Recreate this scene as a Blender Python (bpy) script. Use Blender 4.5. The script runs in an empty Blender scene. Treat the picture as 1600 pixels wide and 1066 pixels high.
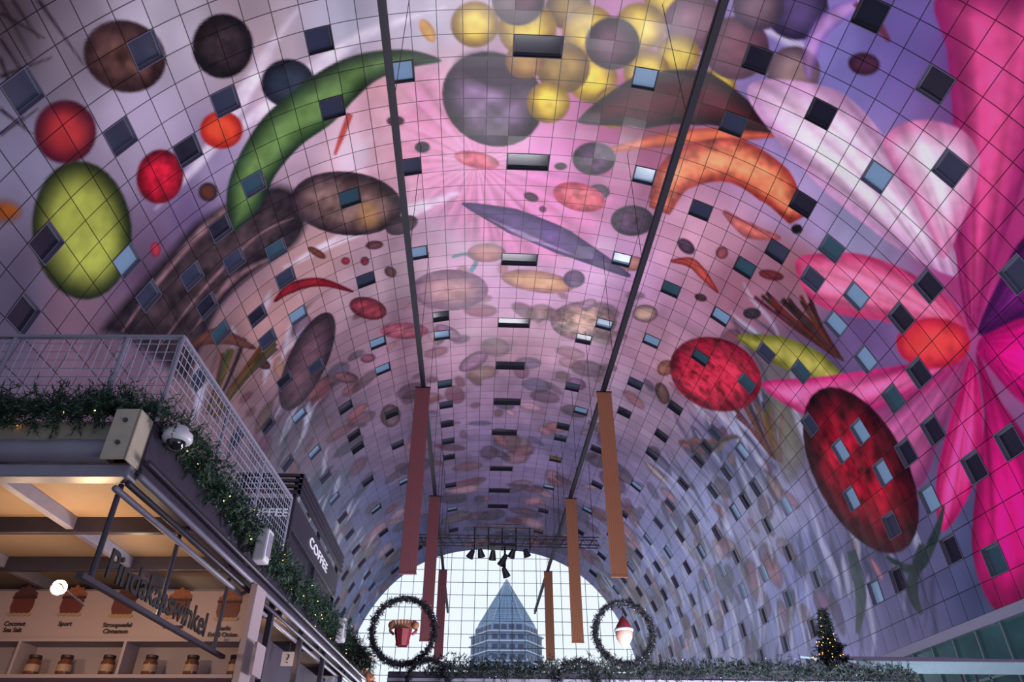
import bpy, math, random
import numpy as np
from mathutils import Vector, Matrix
random.seed(7); rng=np.random.default_rng(7)
S=bpy.context.scene
try: S.view_settings.view_transform='Standard'
except Exception: pass
COL=S.collection
# ---------------------------------------------------------------- camera
TH=math.radians(34.4); YW=math.radians(2.8); FPX=1095.0
R=np.array([math.cos(YW),-math.sin(YW),0.0])
F=np.array([math.sin(YW)*math.cos(TH),math.cos(YW)*math.cos(TH),math.sin(TH)])
U=np.array([-math.sin(YW)*math.sin(TH),-math.cos(YW)*math.sin(TH),math.cos(TH)])
CAM=np.array([0,0,1.65])
cd=bpy.data.cameras.new('camera'); cam=bpy.data.objects.new('camera',cd); COL.objects.link(cam)
cd.sensor_width=36; cd.lens=36*FPX/1600; cd.clip_end=2000
cam.matrix_world=Matrix(((R[0],U[0],-F[0],CAM[0]),(R[1],U[1],-F[1],CAM[1]),(R[2],U[2],-F[2],CAM[2]),(0,0,0,1)))
S.camera=cam
def rays(p):
    p=np.atleast_2d(np.array(p,float))
    xc=(p[:,0]-800)/FPX; yc=(533-p[:,1])/FPX
    return F[None]+xc[:,None]*R[None]+yc[:,None]*U[None]
# ---------------------------------------------------------------- materials
def lin(c):
    c=np.array(c,float)/255.0
    return np.where(c<=0.04045,c/12.92,((c+0.055)/1.055)**2.4)
def mat(name,c,rough=.6,metal=0,em=None,es=0,noise=0,nscale=8,spec=.5,bump=0,stretch=None):
    m=bpy.data.materials.new(name); m.use_nodes=True
    nt=m.node_tree; b=nt.nodes['Principled BSDF']
    l=lin(c); b.inputs['Base Color'].default_value=(*l,1)
    b.inputs['Roughness'].default_value=rough; b.inputs['Metallic'].default_value=metal
    b.inputs['Specular IOR Level'].default_value=spec
    if em is not None:
        b.inputs['Emission Color'].default_value=(*lin(em),1); b.inputs['Emission Strength'].default_value=es
    if noise or bump:
        tc=nt.nodes.new('ShaderNodeTexCoord'); mp=nt.nodes.new('ShaderNodeMapping')
        n=nt.nodes.new('ShaderNodeTexNoise'); n.inputs['Scale'].default_value=nscale; n.inputs['Detail'].default_value=4
        if stretch: mp.inputs['Scale'].default_value=stretch
        nt.links.new(tc.outputs['Object'],mp.inputs['Vector']); nt.links.new(mp.outputs['Vector'],n.inputs['Vector'])
        if noise:
            r=nt.nodes.new('ShaderNodeValToRGB')
            r.color_ramp.elements[0].color=(*(l*(1-noise)),1); r.color_ramp.elements[1].color=(*np.minimum(l*(1+noise),1),1)
            r.color_ramp.elements[0].position=.3; r.color_ramp.elements[1].position=.7
            nt.links.new(n.outputs['Fac'],r.inputs['Fac']); nt.links.new(r.outputs['Color'],b.inputs['Base Color'])
        if bump:
            bp=nt.nodes.new('ShaderNodeBump'); bp.inputs['Strength'].default_value=bump
            nt.links.new(n.outputs['Fac'],bp.inputs['Height']); nt.links.new(bp.outputs['Normal'],b.inputs['Normal'])
    return m
# ---------------------------------------------------------------- mesh builder
class MB:
    def __init__(s): s.v=[]; s.f=[]
    def box(s,x0,x1,y0,y1,z0,z1,ch=0):
        b=len(s.v)
        s.v+=[(x0,y0,z0),(x1,y0,z0),(x1,y1,z0),(x0,y1,z0),(x0,y0,z1),(x1,y0,z1),(x1,y1,z1),(x0,y1,z1)]
        s.f+=[tuple(b+i for i in q) for q in ((0,3,2,1),(4,5,6,7),(0,1,5,4),(1,2,6,5),(2,3,7,6),(3,0,4,7))]
        return s
    def cyl(s,p0,p1,r,n=8,r1=None):
        r1=r if r1 is None else r1
        p0=Vector(p0); p1=Vector(p1); d=(p1-p0).normalized()
        a=d.orthogonal().normalized(); c=d.cross(a); b=len(s.v)
        for p,rr in((p0,r),(p1,r1)):
            for i in range(n):
                t=2*math.pi*i/n; q=p+a*math.cos(t)*rr+c*math.sin(t)*rr; s.v.append(tuple(q))
        for i in range(n): j=(i+1)%n; s.f.append((b+i,b+j,b+n+j,b+n+i))
        s.f.append(tuple(b+i for i in range(n))[::-1]); s.f.append(tuple(b+n+i for i in range(n)))
        return s
    def path(s,pts,r,n=8):
        for a,b in zip(pts[:-1],pts[1:]): s.cyl(a,b,r,n)
        return s
    def lathe(s,prof,c=(0,0,0),n=20):
        b=len(s.v); k=len(prof)
        for r,z in prof:
            for i in range(n):
                t=2*math.pi*i/n; s.v.append((c[0]+r*math.cos(t),c[1]+r*math.sin(t),c[2]+z))
        for j in range(k-1):
            for i in range(n):
                i2=(i+1)%n; s.f.append((b+j*n+i,b+j*n+i2,b+(j+1)*n+i2,b+(j+1)*n+i))
        return s
    def poly(s,pts,ext=None):
        b=len(s.v); s.v+=[tuple(p) for p in pts]; n=len(pts); s.f.append(tuple(range(b,b+n)))
        if ext is not None:
            s.v+=[tuple(Vector(p)+Vector(ext)) for p in pts]; s.f.append(tuple(range(b+n,b+2*n))[::-1])
            for i in range(n): j=(i+1)%n; s.f.append((b+i,b+j,b+n+j,b+n+i))
        return s
    def mesh(s,name):
        m=bpy.data.meshes.new(name); m.from_pydata(s.v,[],s.f); m.update(); return m
    def obj(s,name,m,parent=None,smooth=False,bevel=0,**k):
        me=s.mesh(name)
        if m: me.materials.append(m)
        if smooth:
            for p in me.polygons: p.use_smooth=True
        o=bpy.data.objects.new(name,me); COL.objects.link(o)
        if bevel:
            bv=o.modifiers.new('bevel','BEVEL'); bv.width=bevel; bv.segments=2; bv.limit_method='ANGLE'
        if parent is not None: o.parent=parent
        for a,b in k.items(): o[a]=b
        return o
def empty(name,loc=(0,0,0),**k):
    o=bpy.data.objects.new(name,None); COL.objects.link(o); o.location=loc; o.empty_display_size=.2
    for a,b in k.items(): o[a]=b
    return o
def text_obj(name,body,size,ext,m,mw,parent=None,sx=1,align='CENTER',off=0,width=None,**k):
    c=bpy.data.curves.new(name+'_curve','FONT'); c.body=body; c.size=size; c.extrude=ext; c.align_x=align; c.offset=off
    t=bpy.data.objects.new(name+'_tmp',c); COL.objects.link(t)
    dg=bpy.context.evaluated_depsgraph_get(); me=bpy.data.meshes.new_from_object(t.evaluated_get(dg))
    bpy.data.objects.remove(t); me.materials.clear(); me.materials.append(m)
    if width:
        xs_=[v.co.x for v in me.vertices]; sx=width/(max(xs_)-min(xs_))
    o=bpy.data.objects.new(name,me); COL.objects.link(o)
    if parent is not None: o.parent=parent
    o.matrix_local=mw@Matrix.Diagonal((sx,1,1,1))
    for a,b in k.items(): o[a]=b
    return o
# ---------------------------------------------------------------- vault profile
AX=2.6; A=22.5; Z0=10.0; B=27.65; NE=2.4; YEND=112.0
tt=np.linspace(-1,1,20001)*math.pi/2
px_=A*np.sign(np.sin(tt))*np.abs(np.sin(tt))**(2/NE); pz_=B*np.abs(np.cos(tt))**(2/NE)
arc=np.concatenate([[0],np.cumsum(np.hypot(np.diff(px_),np.diff(pz_)))]); L=arc[-1]; arc=arc-L/2
key=np.arctan2(px_,pz_+1e-9)
NU=58; PS=L/NU; PV=1.4
def prof(s): return AX+np.interp(s,arc,px_), Z0+np.interp(s,arc,pz_)
def topz(x): return Z0+B*max(0,1-(abs(x-AX)/A)**NE)**(1/NE)
def surf(p):
    d=rays(p); n=len(d); lo=np.zeros(n); hi=np.full(n,500.0)
    for _ in range(60):
        t=(lo+hi)/2; P=CAM+d*t[:,None]
        g=np.abs((P[:,0]-AX)/A)**NE+np.maximum((P[:,2]-Z0)/B,0)**NE
        ins=g<1; lo=np.where(ins,t,lo); hi=np.where(ins,hi,t)
    P=CAM+d*lo[:,None]
    s=np.interp(np.arctan2(P[:,0]-AX,np.maximum(P[:,2]-Z0,0)+1e-9),key,arc)
    return np.stack([s,P[:,1]],1)
# ---------------------------------------------------------------- grid
SUBU=15
us=np.linspace(-NU/2,NU/2,NU*SUBU+1)
vs=[]; vpan=[]
V0=-4; V1=80
def nsub(v): return 2 if v<6 else 15 if v<32 else 9 if v<50 else 5
for v in range(V0,V1):
    n=nsub(v)
    for k in range(n): vs.append(v+k/n); vpan.append(v)
vs.append(V1); vs=np.array(vs); vpan=np.array(vpan)
SX=us*PS; SY=vs*PV; nU=len(us); nV=len(vs)
C=np.zeros((nV,nU,3))
def vnoise(x,y,seed=0):
    xi=np.floor(x).astype(int); yi=np.floor(y).astype(int); fx=x-xi; fy=y-yi
    fx=fx*fx*(3-2*fx); fy=fy*fy*(3-2*fy)
    def h(a,b):
        q=np.sin(a*127.1+b*311.7+seed*74.7)*43758.5453; return q-np.floor(q)
    return (h(xi,yi)*(1-fx)+h(xi+1,yi)*fx)*(1-fy)+(h(xi,yi+1)*(1-fx)+h(xi+1,yi+1)*fx)*fy
# background colours of the vault print, with corner darkening painted in
bg=[(20,40,70,65,70),(100,60,125,118,128),(250,40,175,170,180),(20,250,130,130,150),(230,180,178,168,188),(400,70,178,162,168),(540,30,180,180,195),(650,40,190,185,198),(330,260,165,152,182),(300,330,115,98,135),(30,480,95,95,115),(100,500,135,110,125),(230,420,110,90,115),(400,350,70,60,70),(450,240,200,175,192),(540,240,215,188,200),(620,150,210,158,164),(650,220,215,140,155),(750,260,212,160,192),(850,290,215,148,196),(950,240,180,108,152),(700,330,198,168,190),(820,430,198,160,190),(960,420,195,152,190),(600,430,182,158,170),(480,400,182,150,150),(420,500,178,142,142),(350,560,120,98,98),(650,520,165,132,150),(820,540,185,145,165),(820,620,165,136,164),(780,700,148,128,165),(650,700,125,106,132),(500,680,112,95,114),(450,700,100,88,108),(560,800,95,95,135),(780,800,105,92,128),(900,700,125,115,150),(1000,640,155,134,155),(1050,560,182,142,160),(1150,440,160,112,130),(1100,380,195,152,170),(1000,200,150,78,105),(1250,60,140,126,182),(1300,100,132,126,182),(1400,60,112,98,155),(1560,60,115,58,125),(1280,330,165,148,185),(1330,340,145,146,175),(1250,420,155,108,118),(1350,520,120,98,145),(1560,400,180,60,128),(1150,720,108,112,148),(1100,800,150,155,192),(1200,800,168,172,200),(1250,900,136,142,188),(1050,900,128,134,180),(1180,960,125,132,175),(1400,900,108,108,145),(1560,900,80,90,125),(1300,570,102,88,122),(1230,620,112,108,110),(740,860,92,84,122),(620,860,100,104,150),(560,950,90,98,148),(480,800,70,78,110),(1000,960,126,132,178)]
bgp=surf([(b[0],b[1]) for b in bg])
XX,YY=np.meshgrid(SX,SY)
ws=np.zeros(XX.shape)
for b,p in zip(bg,bgp):
    w=1/((XX-p[0])**2+((YY-p[1])*.8)**2+1.5)**1.7; ws+=w; C+=w[...,None]*lin(b[2:])
C/=ws[...,None]
n1=vnoise(XX/5,YY/6,1)*.5+vnoise(XX/2.1,YY/2.5,2)*.3+vnoise(XX/.8,YY/1.2,3)*.2
C*=(0.55+.86*n1)[...,None]
def lumpn(x,y): return vnoise(x,y,5)*.6+vnoise(x*2.3,y*2.3,6)*.4
def catm(p,k=5):
    p=np.array(p,float); n=len(p); out=[]
    for i in range(n):
        a,b,c,d=p[(i-1)%n],p[i],p[(i+1)%n],p[(i+2)%n]
        for j in range(k):
            t=j/k; out.append(.5*((2*b)+(-a+c)*t+(2*a-5*b+4*c-d)*t*t+(-a+3*b-3*c+d)*t**3))
    return np.array(out)
def shape(px,cin,ce,w=.8,tex='noise',tp=1.2,org=None,alpha=1,smooth=True,aa=.12,amp=.34,soft=0):
    if smooth: px=catm(px)
    paint(surf(px),cin,ce,w,tex,tp,(surf([org])[0] if org is not None else None),alpha,aa,amp,soft)
def paint(P,cin,ce,w=.7,tex=None,tp=1,org=None,alpha=1,aa=.1,amp=.4,soft=0):
    x0,y0=P.min(0)-.2; x1,y1=P.max(0)+.2
    i0,i1=np.searchsorted(SX,[x0,x1]); j0,j1=np.searchsorted(SY,[y0,y1])
    if i1-i0<2 or j1-j0<2: return
    X,Y=np.meshgrid(SX[i0:i1],SY[j0:j1]); ins=np.zeros(X.shape,bool); dm=np.full(X.shape,1e9)
    Q=np.roll(P,-1,0)
    for (ax,ay),(bx,by) in zip(P,Q):
        c=((ay>Y)!=(by>Y))&(X<(bx-ax)*(Y-ay)/((by-ay) if by!=ay else 1e-9)+ax); ins^=c
        dx,dy=bx-ax,by-ay; l2=dx*dx+dy*dy+1e-12
        t=np.clip(((X-ax)*dx+(Y-ay)*dy)/l2,0,1); d=(X-ax-t*dx)**2+(Y-ay-t*dy)**2; dm=np.minimum(dm,d)
    sd=np.sqrt(dm); sd=np.where(ins,sd,-sd); m=sd.max()
    if m<=0: return
    a=np.clip(sd/soft,0,1)*alpha if soft else np.clip(.5+sd/aa,0,1)*alpha
    k=np.clip(sd/(w*m),0,1); k=k*k*(3-2*k)
    col=lin(ce)+(lin(cin)-lin(ce))*k[...,None]
    mul=np.ones(X.shape)
    if tex=='rad':
        an=np.arctan2(Y-org[1],X-org[0]); rr=np.hypot(X-org[0],Y-org[1])
        mul=1+amp*(np.sin(an*tp+1.5*vnoise(rr/3,an*6,2))*.5+(vnoise(an*tp*.9,rr/6,4)-.5))
    elif tex=='noise':
        mul=1+amp*2*(lumpn(X/tp,Y/tp)-.5)
    mul=mul*(.9+.2*vnoise(X/.35,Y/.35,8))
    col=col*mul[...,None]
    a=a[...,None]; C[j0:j1,i0:i1]=C[j0:j1,i0:i1]*(1-a)+col*a
def ell(cx,cy,rx,ry,rot=0,n=28):
    t=np.linspace(0,2*math.pi,n,endpoint=False); c,s=math.cos(math.radians(rot)),math.sin(math.radians(rot))
    x=rx*np.cos(t); y=ry*np.sin(t); return np.stack([cx+x*c-y*s,cy+x*s+y*c],1)
def E(cx,cy,rx,ry,cin,ce,rot=0,**k): shape(ell(cx,cy,rx,ry,rot),cin,ce,smooth=False,**k)
def stroke(pts,ws_,cin,ce=None,**k):
    pts=np.array(pts,float); n=len(pts)
    if n>2:
        q=[]
        for i in range(n-1):
            a=pts[max(i-1,0)];b=pts[i];c=pts[i+1];d=pts[min(i+2,n-1)]
            for j in range(6):
                t=j/6; q.append(.5*((2*b)+(-a+c)*t+(2*a-5*b+4*c-d)*t*t+(-a+3*b-3*c+d)*t**3))
        q.append(pts[-1]); q=np.array(q)
    else: q=np.linspace(pts[0],pts[1],8)
    w=np.interp(np.linspace(0,1,len(q)),np.linspace(0,1,len(ws_)),ws_)/2
    T=np.gradient(q,axis=0); T/=np.linalg.norm(T,axis=1)[:,None]+1e-9; N=np.stack([-T[:,1],T[:,0]],1)
    P=np.concatenate([q+N*w[:,None],(q-N*w[:,None])[::-1]]); shape(P,cin,ce or cin,smooth=False,**k)
# The vault print is a plain abstract pattern of ovals, discs, bands and rays in the colours of the place.
pal=[(120,70,80),(90,55,80),(150,90,90),(85,75,105),(170,120,130),(72,54,56),(140,110,90),(115,58,86),(175,140,150),(66,70,102),(110,40,60)]
for k in range(520):
    y=rng.uniform(42,110); s=rng.uniform(-L/2+2,L/2-2); a=rng.uniform(.4,1.5)*(1+(y-44)/60); b=a*rng.uniform(.3,.9); r=rng.uniform(0,3.14)
    t=np.linspace(0,2*math.pi,18,endpoint=False); x=a*np.cos(t); z=b*np.sin(t)
    P=np.stack([s+x*math.cos(r)-z*math.sin(r),y+x*math.sin(r)+z*math.cos(r)],1)
    c=np.array(pal[rng.integers(len(pal))])*rng.uniform(.7,1.15); paint(P,c,c*.65,alpha=.62,aa=.3)
for k in range(480):  # dark and pale streaks: tree reflections painted onto the lower side walls
    sgn=1 if rng.random()<.65 else -1
    s=sgn*rng.uniform(18,L/2-1); y=rng.uniform(38,110); l=rng.uniform(1.5,6); w=rng.uniform(.15,.5); r=rng.uniform(.6,1.5)*sgn
    x=np.linspace(-l/2,l/2,8); top=np.sin(np.linspace(0,math.pi,8))*w
    xs=np.concatenate([x,x[::-1]]); zs=np.concatenate([top,-top[::-1]])+.4*np.sin(xs)
    P=np.stack([s+zs*math.cos(r)+xs*math.sin(r),y+xs*math.cos(r)-zs*math.sin(r)],1)
    c=(46,52,74) if rng.random()<.6 else (200,205,226); paint(P,c,c,alpha=.5,aa=.4)
# soft pale fields
shape([(540,200),(600,120),(700,60),(760,120),(800,240),(700,330),(600,330)],(225,195,205),(205,168,182),alpha=.5,soft=1.5)
shape([(600,170),(680,80),(780,200),(900,260),(980,300),(900,420),(760,400),(640,320)],(225,140,185),(205,130,175),tex='rad',tp=26,org=(745,255),amp=.45,alpha=.6,soft=2)
for p in [[(300,250),(400,180),(560,60),(700,10)],[(240,330),(330,230),(420,80),(470,10)],[(440,420),(560,360),(640,330),(720,300)],[(1180,40),(1255,80),(1262,130)]]:
    stroke(p,[8,34,10],(236,228,240),(224,212,228),alpha=.55,soft=.3)
# dark field, left
shape([(150,520),(200,455),(250,400),(300,345),(360,310),(440,283),(485,320),(470,380),(400,430),(350,480),(320,540),(290,600),(240,570),(200,540)],(76,62,66),(42,37,45),tp=.8,amp=.8,soft=.6)
for p,w in (([(215,480),(280,400),(350,330),(410,300)],[6,18,8]),([(300,520),(360,440),(430,400)],[4,14,6]),([(190,520),(240,450),(300,380)],[5,10,5]),([(250,540),(320,450),(400,370),(460,340)],[3,9,4])):
    stroke(p,w,(150,122,125),(90,70,80),alpha=.7,amp=.6,tp=.6)
for a,b in [((0,60),(60,150)),((0,120),(80,90)),((0,20),(70,60)),((0,170),(50,210)),((20,0),(60,60)),((0,90),(40,200)),((60,0),(130,100)),((0,210),(60,170)),((0,0),(50,90))]:
    stroke([a,b],[6,1],(30,26,32))
E(5,330,34,24,(150,90,30),(100,58,30),soft=.4)
# ovals and bands, left
E(195,88,66,56,(112,82,76),(56,38,42),rot=20,amp=.8,tp=.6)
E(348,72,48,51,(66,54,60),(26,22,28),amp=.9,tp=.55)
E(102,206,49,50,(175,62,66),(84,26,48))
E(128,360,78,109,(176,186,92),(34,52,24),rot=-5,w=.7,amp=.3,tp=2)
E(250,276,37,43,(205,36,68),(118,10,38),rot=10,amp=.8,tp=.5)
E(346,203,34,30,(228,92,62),(170,45,42)); E(450,130,42,38,(60,70,86),(32,34,50))
shape([(355,335),(356,290),(375,240),(410,185),(455,145),(510,105),(570,82),(640,78),(690,95),(640,106),(590,125),(555,155),(520,192),(470,228),(430,275),(405,325),(365,362)],(112,142,86),(36,62,44),tp=1.4,amp=.5)
stroke([(547,178),(535,210),(523,242)],[10,9,4],(195,88,75),(160,60,60))
E(325,300,15,15,(100,60,50),(60,40,45)); E(243,390,8,12,(180,70,90),(140,40,60)); E(618,189,14,8,(90,50,55),(70,40,50)); E(660,230,12,9,(60,50,66),(50,45,60)); E(668,48,10,20,(220,175,90),(200,140,60),rot=-30)
# centre
E(542,318,88,50,(142,116,112),(60,45,56),rot=6,amp=.7,tp=.9); E(628,352,26,14,(90,68,80),(68,52,66),rot=-20); E(575,335,30,30,(185,145,98),(140,110,100),soft=.9,alpha=.7)
stroke([(722,318),(800,345),(880,378),(985,432)],[3,40,42,5],(108,82,138),(66,46,96)); stroke([(760,340),(820,368),(900,400)],[3,12,4],(190,160,205),(150,115,170),alpha=.7,soft=.2)
E(770,155,82,72,(132,108,138),(44,30,50),rot=30,amp=.8,tp=1.2); E(770,112,66,36,(62,43,68),(42,30,48),rot=12,soft=.7)
Y1=((222,198,80),(136,106,34)); O1=((145,122,75),(86,64,45)); P1=((112,80,96),(54,36,54)); M1=((150,105,125),(94,58,86))
for (x,y,r,c) in [(1040,-5,34,Y1),(888,12,36,O1),(1085,35,48,M1),(1000,42,40,Y1),(920,48,42,Y1),(742,38,38,Y1),(925,122,40,Y1),(960,168,34,Y1),(1060,85,34,Y1),(1120,135,30,Y1),(824,45,46,Y1),(880,106,42,((165,140,82),(110,85,48))),(1010,112,36,Y1),(857,160,34,Y1),(810,0,42,P1),(957,68,43,P1),(1150,75,52,((135,90,106),(84,50,72))),(1240,112,42,((150,125,126),(100,78,94))),(1245,15,50,((86,66,112),(48,36,74))),(820,95,30,((178,142,78),(125,90,55))),(1185,10,40,((125,98,112),(70,52,80)))]:
    E(x,y,r,r*.96,c[0],c[1],w=.8)
stroke([(903,190),(1000,160),(1100,155),(1218,212)],[4,84,86,5],(98,34,50),(36,12,26)); stroke([(935,238),(1040,218),(1120,212),(1215,212)],[4,24,26,3],(215,118,80),(160,68,60))
for x,y,rx,ry in [(928,248,34,26),(988,345,34,24),(935,300,18,12)]: E(x,y,rx,ry,(100,70,102),(46,30,56),amp=.9,tp=.5)
stroke([(1030,330),(1060,270),(1140,250),(1210,290),(1245,345)],[34,62,70,66,24],(235,148,110),(150,58,55),amp=.6,tp=.7); stroke([(1130,330),(1170,360),(1220,372)],[6,26,5],(205,112,92),(150,70,70),alpha=.8,amp=.6,tp=.5)
E(745,250,36,13,(212,112,132),(180,85,110),rot=12,amp=.6,tp=.5); E(905,308,42,22,(222,118,130),(170,68,95),rot=14,amp=.7,tp=.6); E(1245,358,9,8,(30,20,30),(30,20,30))
E(703,453,60,32,(184,146,150),(135,106,130)); stroke([(735,425),(744,408),(728,397),(706,402)],[8,7,6,4],(120,148,158))
E(760,395,30,15,(180,125,120),(140,90,105)); E(840,440,58,17,(205,162,130),(155,110,112),rot=8); E(897,436,17,14,(125,94,138),(92,64,102))
E(912,502,52,31,(185,150,138),(112,82,98),amp=.9,tp=.6); E(1008,490,20,14,(190,162,145),(112,80,95))
stroke([(428,472),(455,450),(500,441),(552,456)],[3,17,14,3],(155,34,52),(100,16,36)); stroke([(1048,408),(1078,410),(1098,428),(1122,458)],[4,16,15,3],(185,84,75),(130,45,50)); E(1072,385,16,10,(90,60,90),(66,40,66),rot=40)
E(988,412,18,12,(180,128,120),(145,90,100)); E(575,482,30,17,(150,66,82),(96,34,54),rot=15,amp=.6,tp=.5); E(632,517,38,13,(185,108,128),(140,74,98),amp=.6,tp=.5)
E(480,565,30,84,(112,84,96),(60,44,58),rot=25,amp=.4)
for (x,y,a,b,c) in [(585,383,14,7,(100,60,70)),(540,408,7,6,(150,60,80)),(570,408,7,7,(130,60,80)),(610,425,10,8,(110,70,80)),(495,395,16,6,(120,70,60)),(830,308,12,7,(90,50,80)),(848,327,6,5,(130,70,110)),(876,260,10,6,(80,50,70)),(918,475,14,7,(160,120,150)),(700,520,22,10,(150,110,140)),(740,565,26,12,(160,120,150)),(540,590,20,9,(120,85,95)),(610,650,16,18,(115,85,100)),(1040,575,14,12,(150,100,90)),(1035,615,10,18,(110,80,80)),(900,600,16,10,(140,100,140)),(410,568,14,8,(90,60,60)),(575,560,12,7,(140,90,110)),(1175,490,14,9,(70,60,75)),(1095,465,10,6,(80,50,60)),(1350,100,25,18,(90,50,80)),(1128,395,10,10,(150,90,100)),(1205,430,20,8,(120,50,60))]:
    E(x,y,a,b,c,tuple(int(q*.7) for q in c),rot=rng.uniform(-40,40))
def tuft(x,y,dx,dy,n,c):
    for k in range(n):
        t=rng.uniform(-1,1); stroke([(x+t*8,y+t*4),(x+dx*.5+t*22,y+dy*.5),(x+dx+t*45,y+dy+rng.uniform(-15,15))],[2,5,6],tuple(int(q*rng.uniform(.55,1.1)) for q in c))
tuft(330,650,60,-110,18,(115,78,62)); tuft(1310,560,-90,-90,18,(100,56,56)); tuft(1215,720,-30,-80,14,(120,86,80)); tuft(1150,680,-70,20,10,(130,126,116))
stroke([(290,545),(340,525),(400,545)],[4,28,4],(112,74,62),(85,55,55))
# right
E(1118,585,74,56,(212,58,88),(125,16,50),rot=22,amp=.9,tp=.6)
stroke([(1152,526),(1210,545),(1270,572),(1345,622)],[6,44,50,6],(180,176,92),(112,114,50)); shape([(1200,600),(1240,640),(1260,720),(1230,760),(1205,690)],(130,130,110),(100,100,100),alpha=.6,soft=.5)
OC=(1520,535)
def ray_(pts,c1,c2,**k): shape(pts,c1,c2,tex='rad',tp=42,org=OC,amp=k.pop('amp',.36),**k)
ray_([(1168,150),(1195,124),(1290,135),(1340,165),(1390,225),(1440,300),(1480,365),(1497,430),(1440,410),(1370,365),(1290,300),(1220,225)],(230,208,224),(184,144,178))
stroke([(1190,150),(1290,190),(1390,290),(1480,410)],[4,16,14,4],(205,130,162),alpha=.5,soft=.4)
ray_([(1255,75),(1300,10),(1420,-20),(1340,20),(1290,60),(1265,125)],(190,145,195),(132,98,170),alpha=.7)
ray_([(1470,-10),(1480,80),(1488,180),(1494,300),(1496,420),(1520,520),(1560,400),(1610,250),(1660,50),(1660,-10)],(220,92,148),(145,40,104))
ray_([(1380,222),(1405,196),(1450,188),(1505,205),(1530,245),(1522,300),(1500,355),(1475,405),(1455,370),(1425,310),(1395,262)],(232,208,222),(196,126,164),amp=.28)
ray_([(1243,408),(1290,395),(1350,398),(1420,425),(1480,465),(1512,515),(1460,520),(1380,502),(1310,490),(1262,462)],(226,134,168),(180,62,110))
ray_([(1190,600),(1270,590),(1350,580),(1440,565),(1512,552),(1470,600),(1400,630),(1320,650),(1260,650)],(228,122,174),(182,44,116))
ray_([(1340,660),(1400,620),(1510,560),(1500,620),(1470,680),(1440,760),(1400,740)],(215,112,168),(150,52,110),alpha=.7)
ray_([(1518,560),(1535,640),(1530,730),(1500,800),(1470,830),(1462,760),(1478,680),(1500,610)],(240,86,160),(182,20,108))
ray_([(1525,550),(1560,620),(1610,700),(1660,850),(1640,980),(1560,960),(1520,870),(1525,760),(1538,650)],(232,36,146),(145,6,90))
ray_([(1528,535),(1600,480),(1680,470),(1680,660),(1610,640),(1550,580)],(238,22,148),(158,6,100))
ray_([(1528,522),(1560,440),(1600,370),(1680,320),(1680,470),(1590,500)],(130,42,128),(70,14,82))
E(1458,536,58,40,(228,82,82),(180,38,72))
E(1345,735,72,142,(165,22,54),(60,4,24),rot=-27,amp=1.0,tp=.85)
stroke([(1385,870),(1430,890),(1460,840),(1475,790)],[4,18,14,4],(50,68,68)); stroke([(1330,860),(1345,930),(1340,990)],[14,18,6],(70,86,92)); stroke([(1440,850),(1425,920),(1440,960)],[8,20,6],(60,72,78))
stroke([(1335,5),(1365,30),(1390,65)],[8,18,6],(112,60,86))
# ---------------------------------------------------------------- windows
WIN={}; OCC=set()
def addw(iu,iv,kind='single'):
    cells=[(iu,iv),(iu-1,iv)] if kind=='double' else [(iu,iv)]
    for (a,b) in cells:
        for da in(-1,0,1):
            for db in(-1,0,1):
                if (a+da,b+db) in OCC: return
        if a<-NU/2+0 or a>=NU/2 or b<6 or b>=V1-1: return
    for c in cells: OCC.add(c)
    WIN[(iu,iv)]=kind
dbl=[(843,80),(827,250),(815,402),(805,498),(798,575),(794,627),(790,679),(787,733),(783,768),(780,793)]
for p in surf(dbl): addw(0,int(math.floor(p[1]/PV)),'double')
sg=[(30,150),(187,222),(228,68),(363,150),(493,60),(645,100),(658,268),(668,395),(677,495),(688,637),(693,688),(515,160),(548,315),(568,437),(590,530),(598,583),(55,385),(298,240),(348,355),(410,295),(440,380),(455,428),(478,490),(500,562),(403,482),(420,525),(447,587),(470,640),(370,410),(295,425),(320,480),(228,465),(30,510),(185,415),(545,682),(424,665),(365,685),(307,590),(345,535),(625,693),(1030,112),(995,278),(960,402),(938,500),(1018,535),(1155,180),(1180,108),(1238,315),(1097,330),(1053,447),(1172,437),(1195,393),(1303,183),(1365,265),(1485,262),(1390,10),(1460,110),(1298,378),(1268,433),(1345,452),(1465,440),(1135,503),(1193,540),(1305,503),(1413,497),(1100,570),(1157,600),(1247,585),(1350,565),(1434,595),(1400,635),(1470,680),(1537,745),(1420,715),(1375,750),(1340,685),(1313,713),(1340,780),(1450,800),(1405,830),(1490,880),(1535,858),(1417,915),(1380,935),(1230,790),(1270,660),(1195,820),(1240,870),(1148,860),(1160,775),(1113,757),(1095,690),(1155,700),(1040,690),(1065,640),(990,605),(900,640),(883,690),(935,700),(975,650),(1590,690),(1597,410)]
bright=set()
for i,p in enumerate(surf(sg)):
    kk=(int(math.floor(p[0]/PS)),int(math.floor(p[1]/PV))); addw(*kk)
    if sg[i] in ((645,100),(1030,112),(995,278),(668,395),(960,402),(1018,535),(1345,452),(1305,503),(1350,565),(1313,713),(1340,685),(1375,750),(1340,780),(590,530),(478,490),(598,583),(1230,790),(938,500)): bright.add(kk)
for r,iu in enumerate([4,8,11,14,16,18,20,22,24,26]):
    per=6 if iu<14 else 4
    for iv in range(36+(r*2)%per,V1-2,per):
        addw(iu,iv); addw(-iu-1,iv)
hole=np.zeros((NU,V1-V0),bool)
order=sorted(WIN.items(),key=lambda t:t[0][1])[:298]
for (iu,iv),k in order:
    hole[iu+NU//2,iv-V0]=True
    if k=='double': hole[iu-1+NU//2,iv-V0]=True
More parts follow.
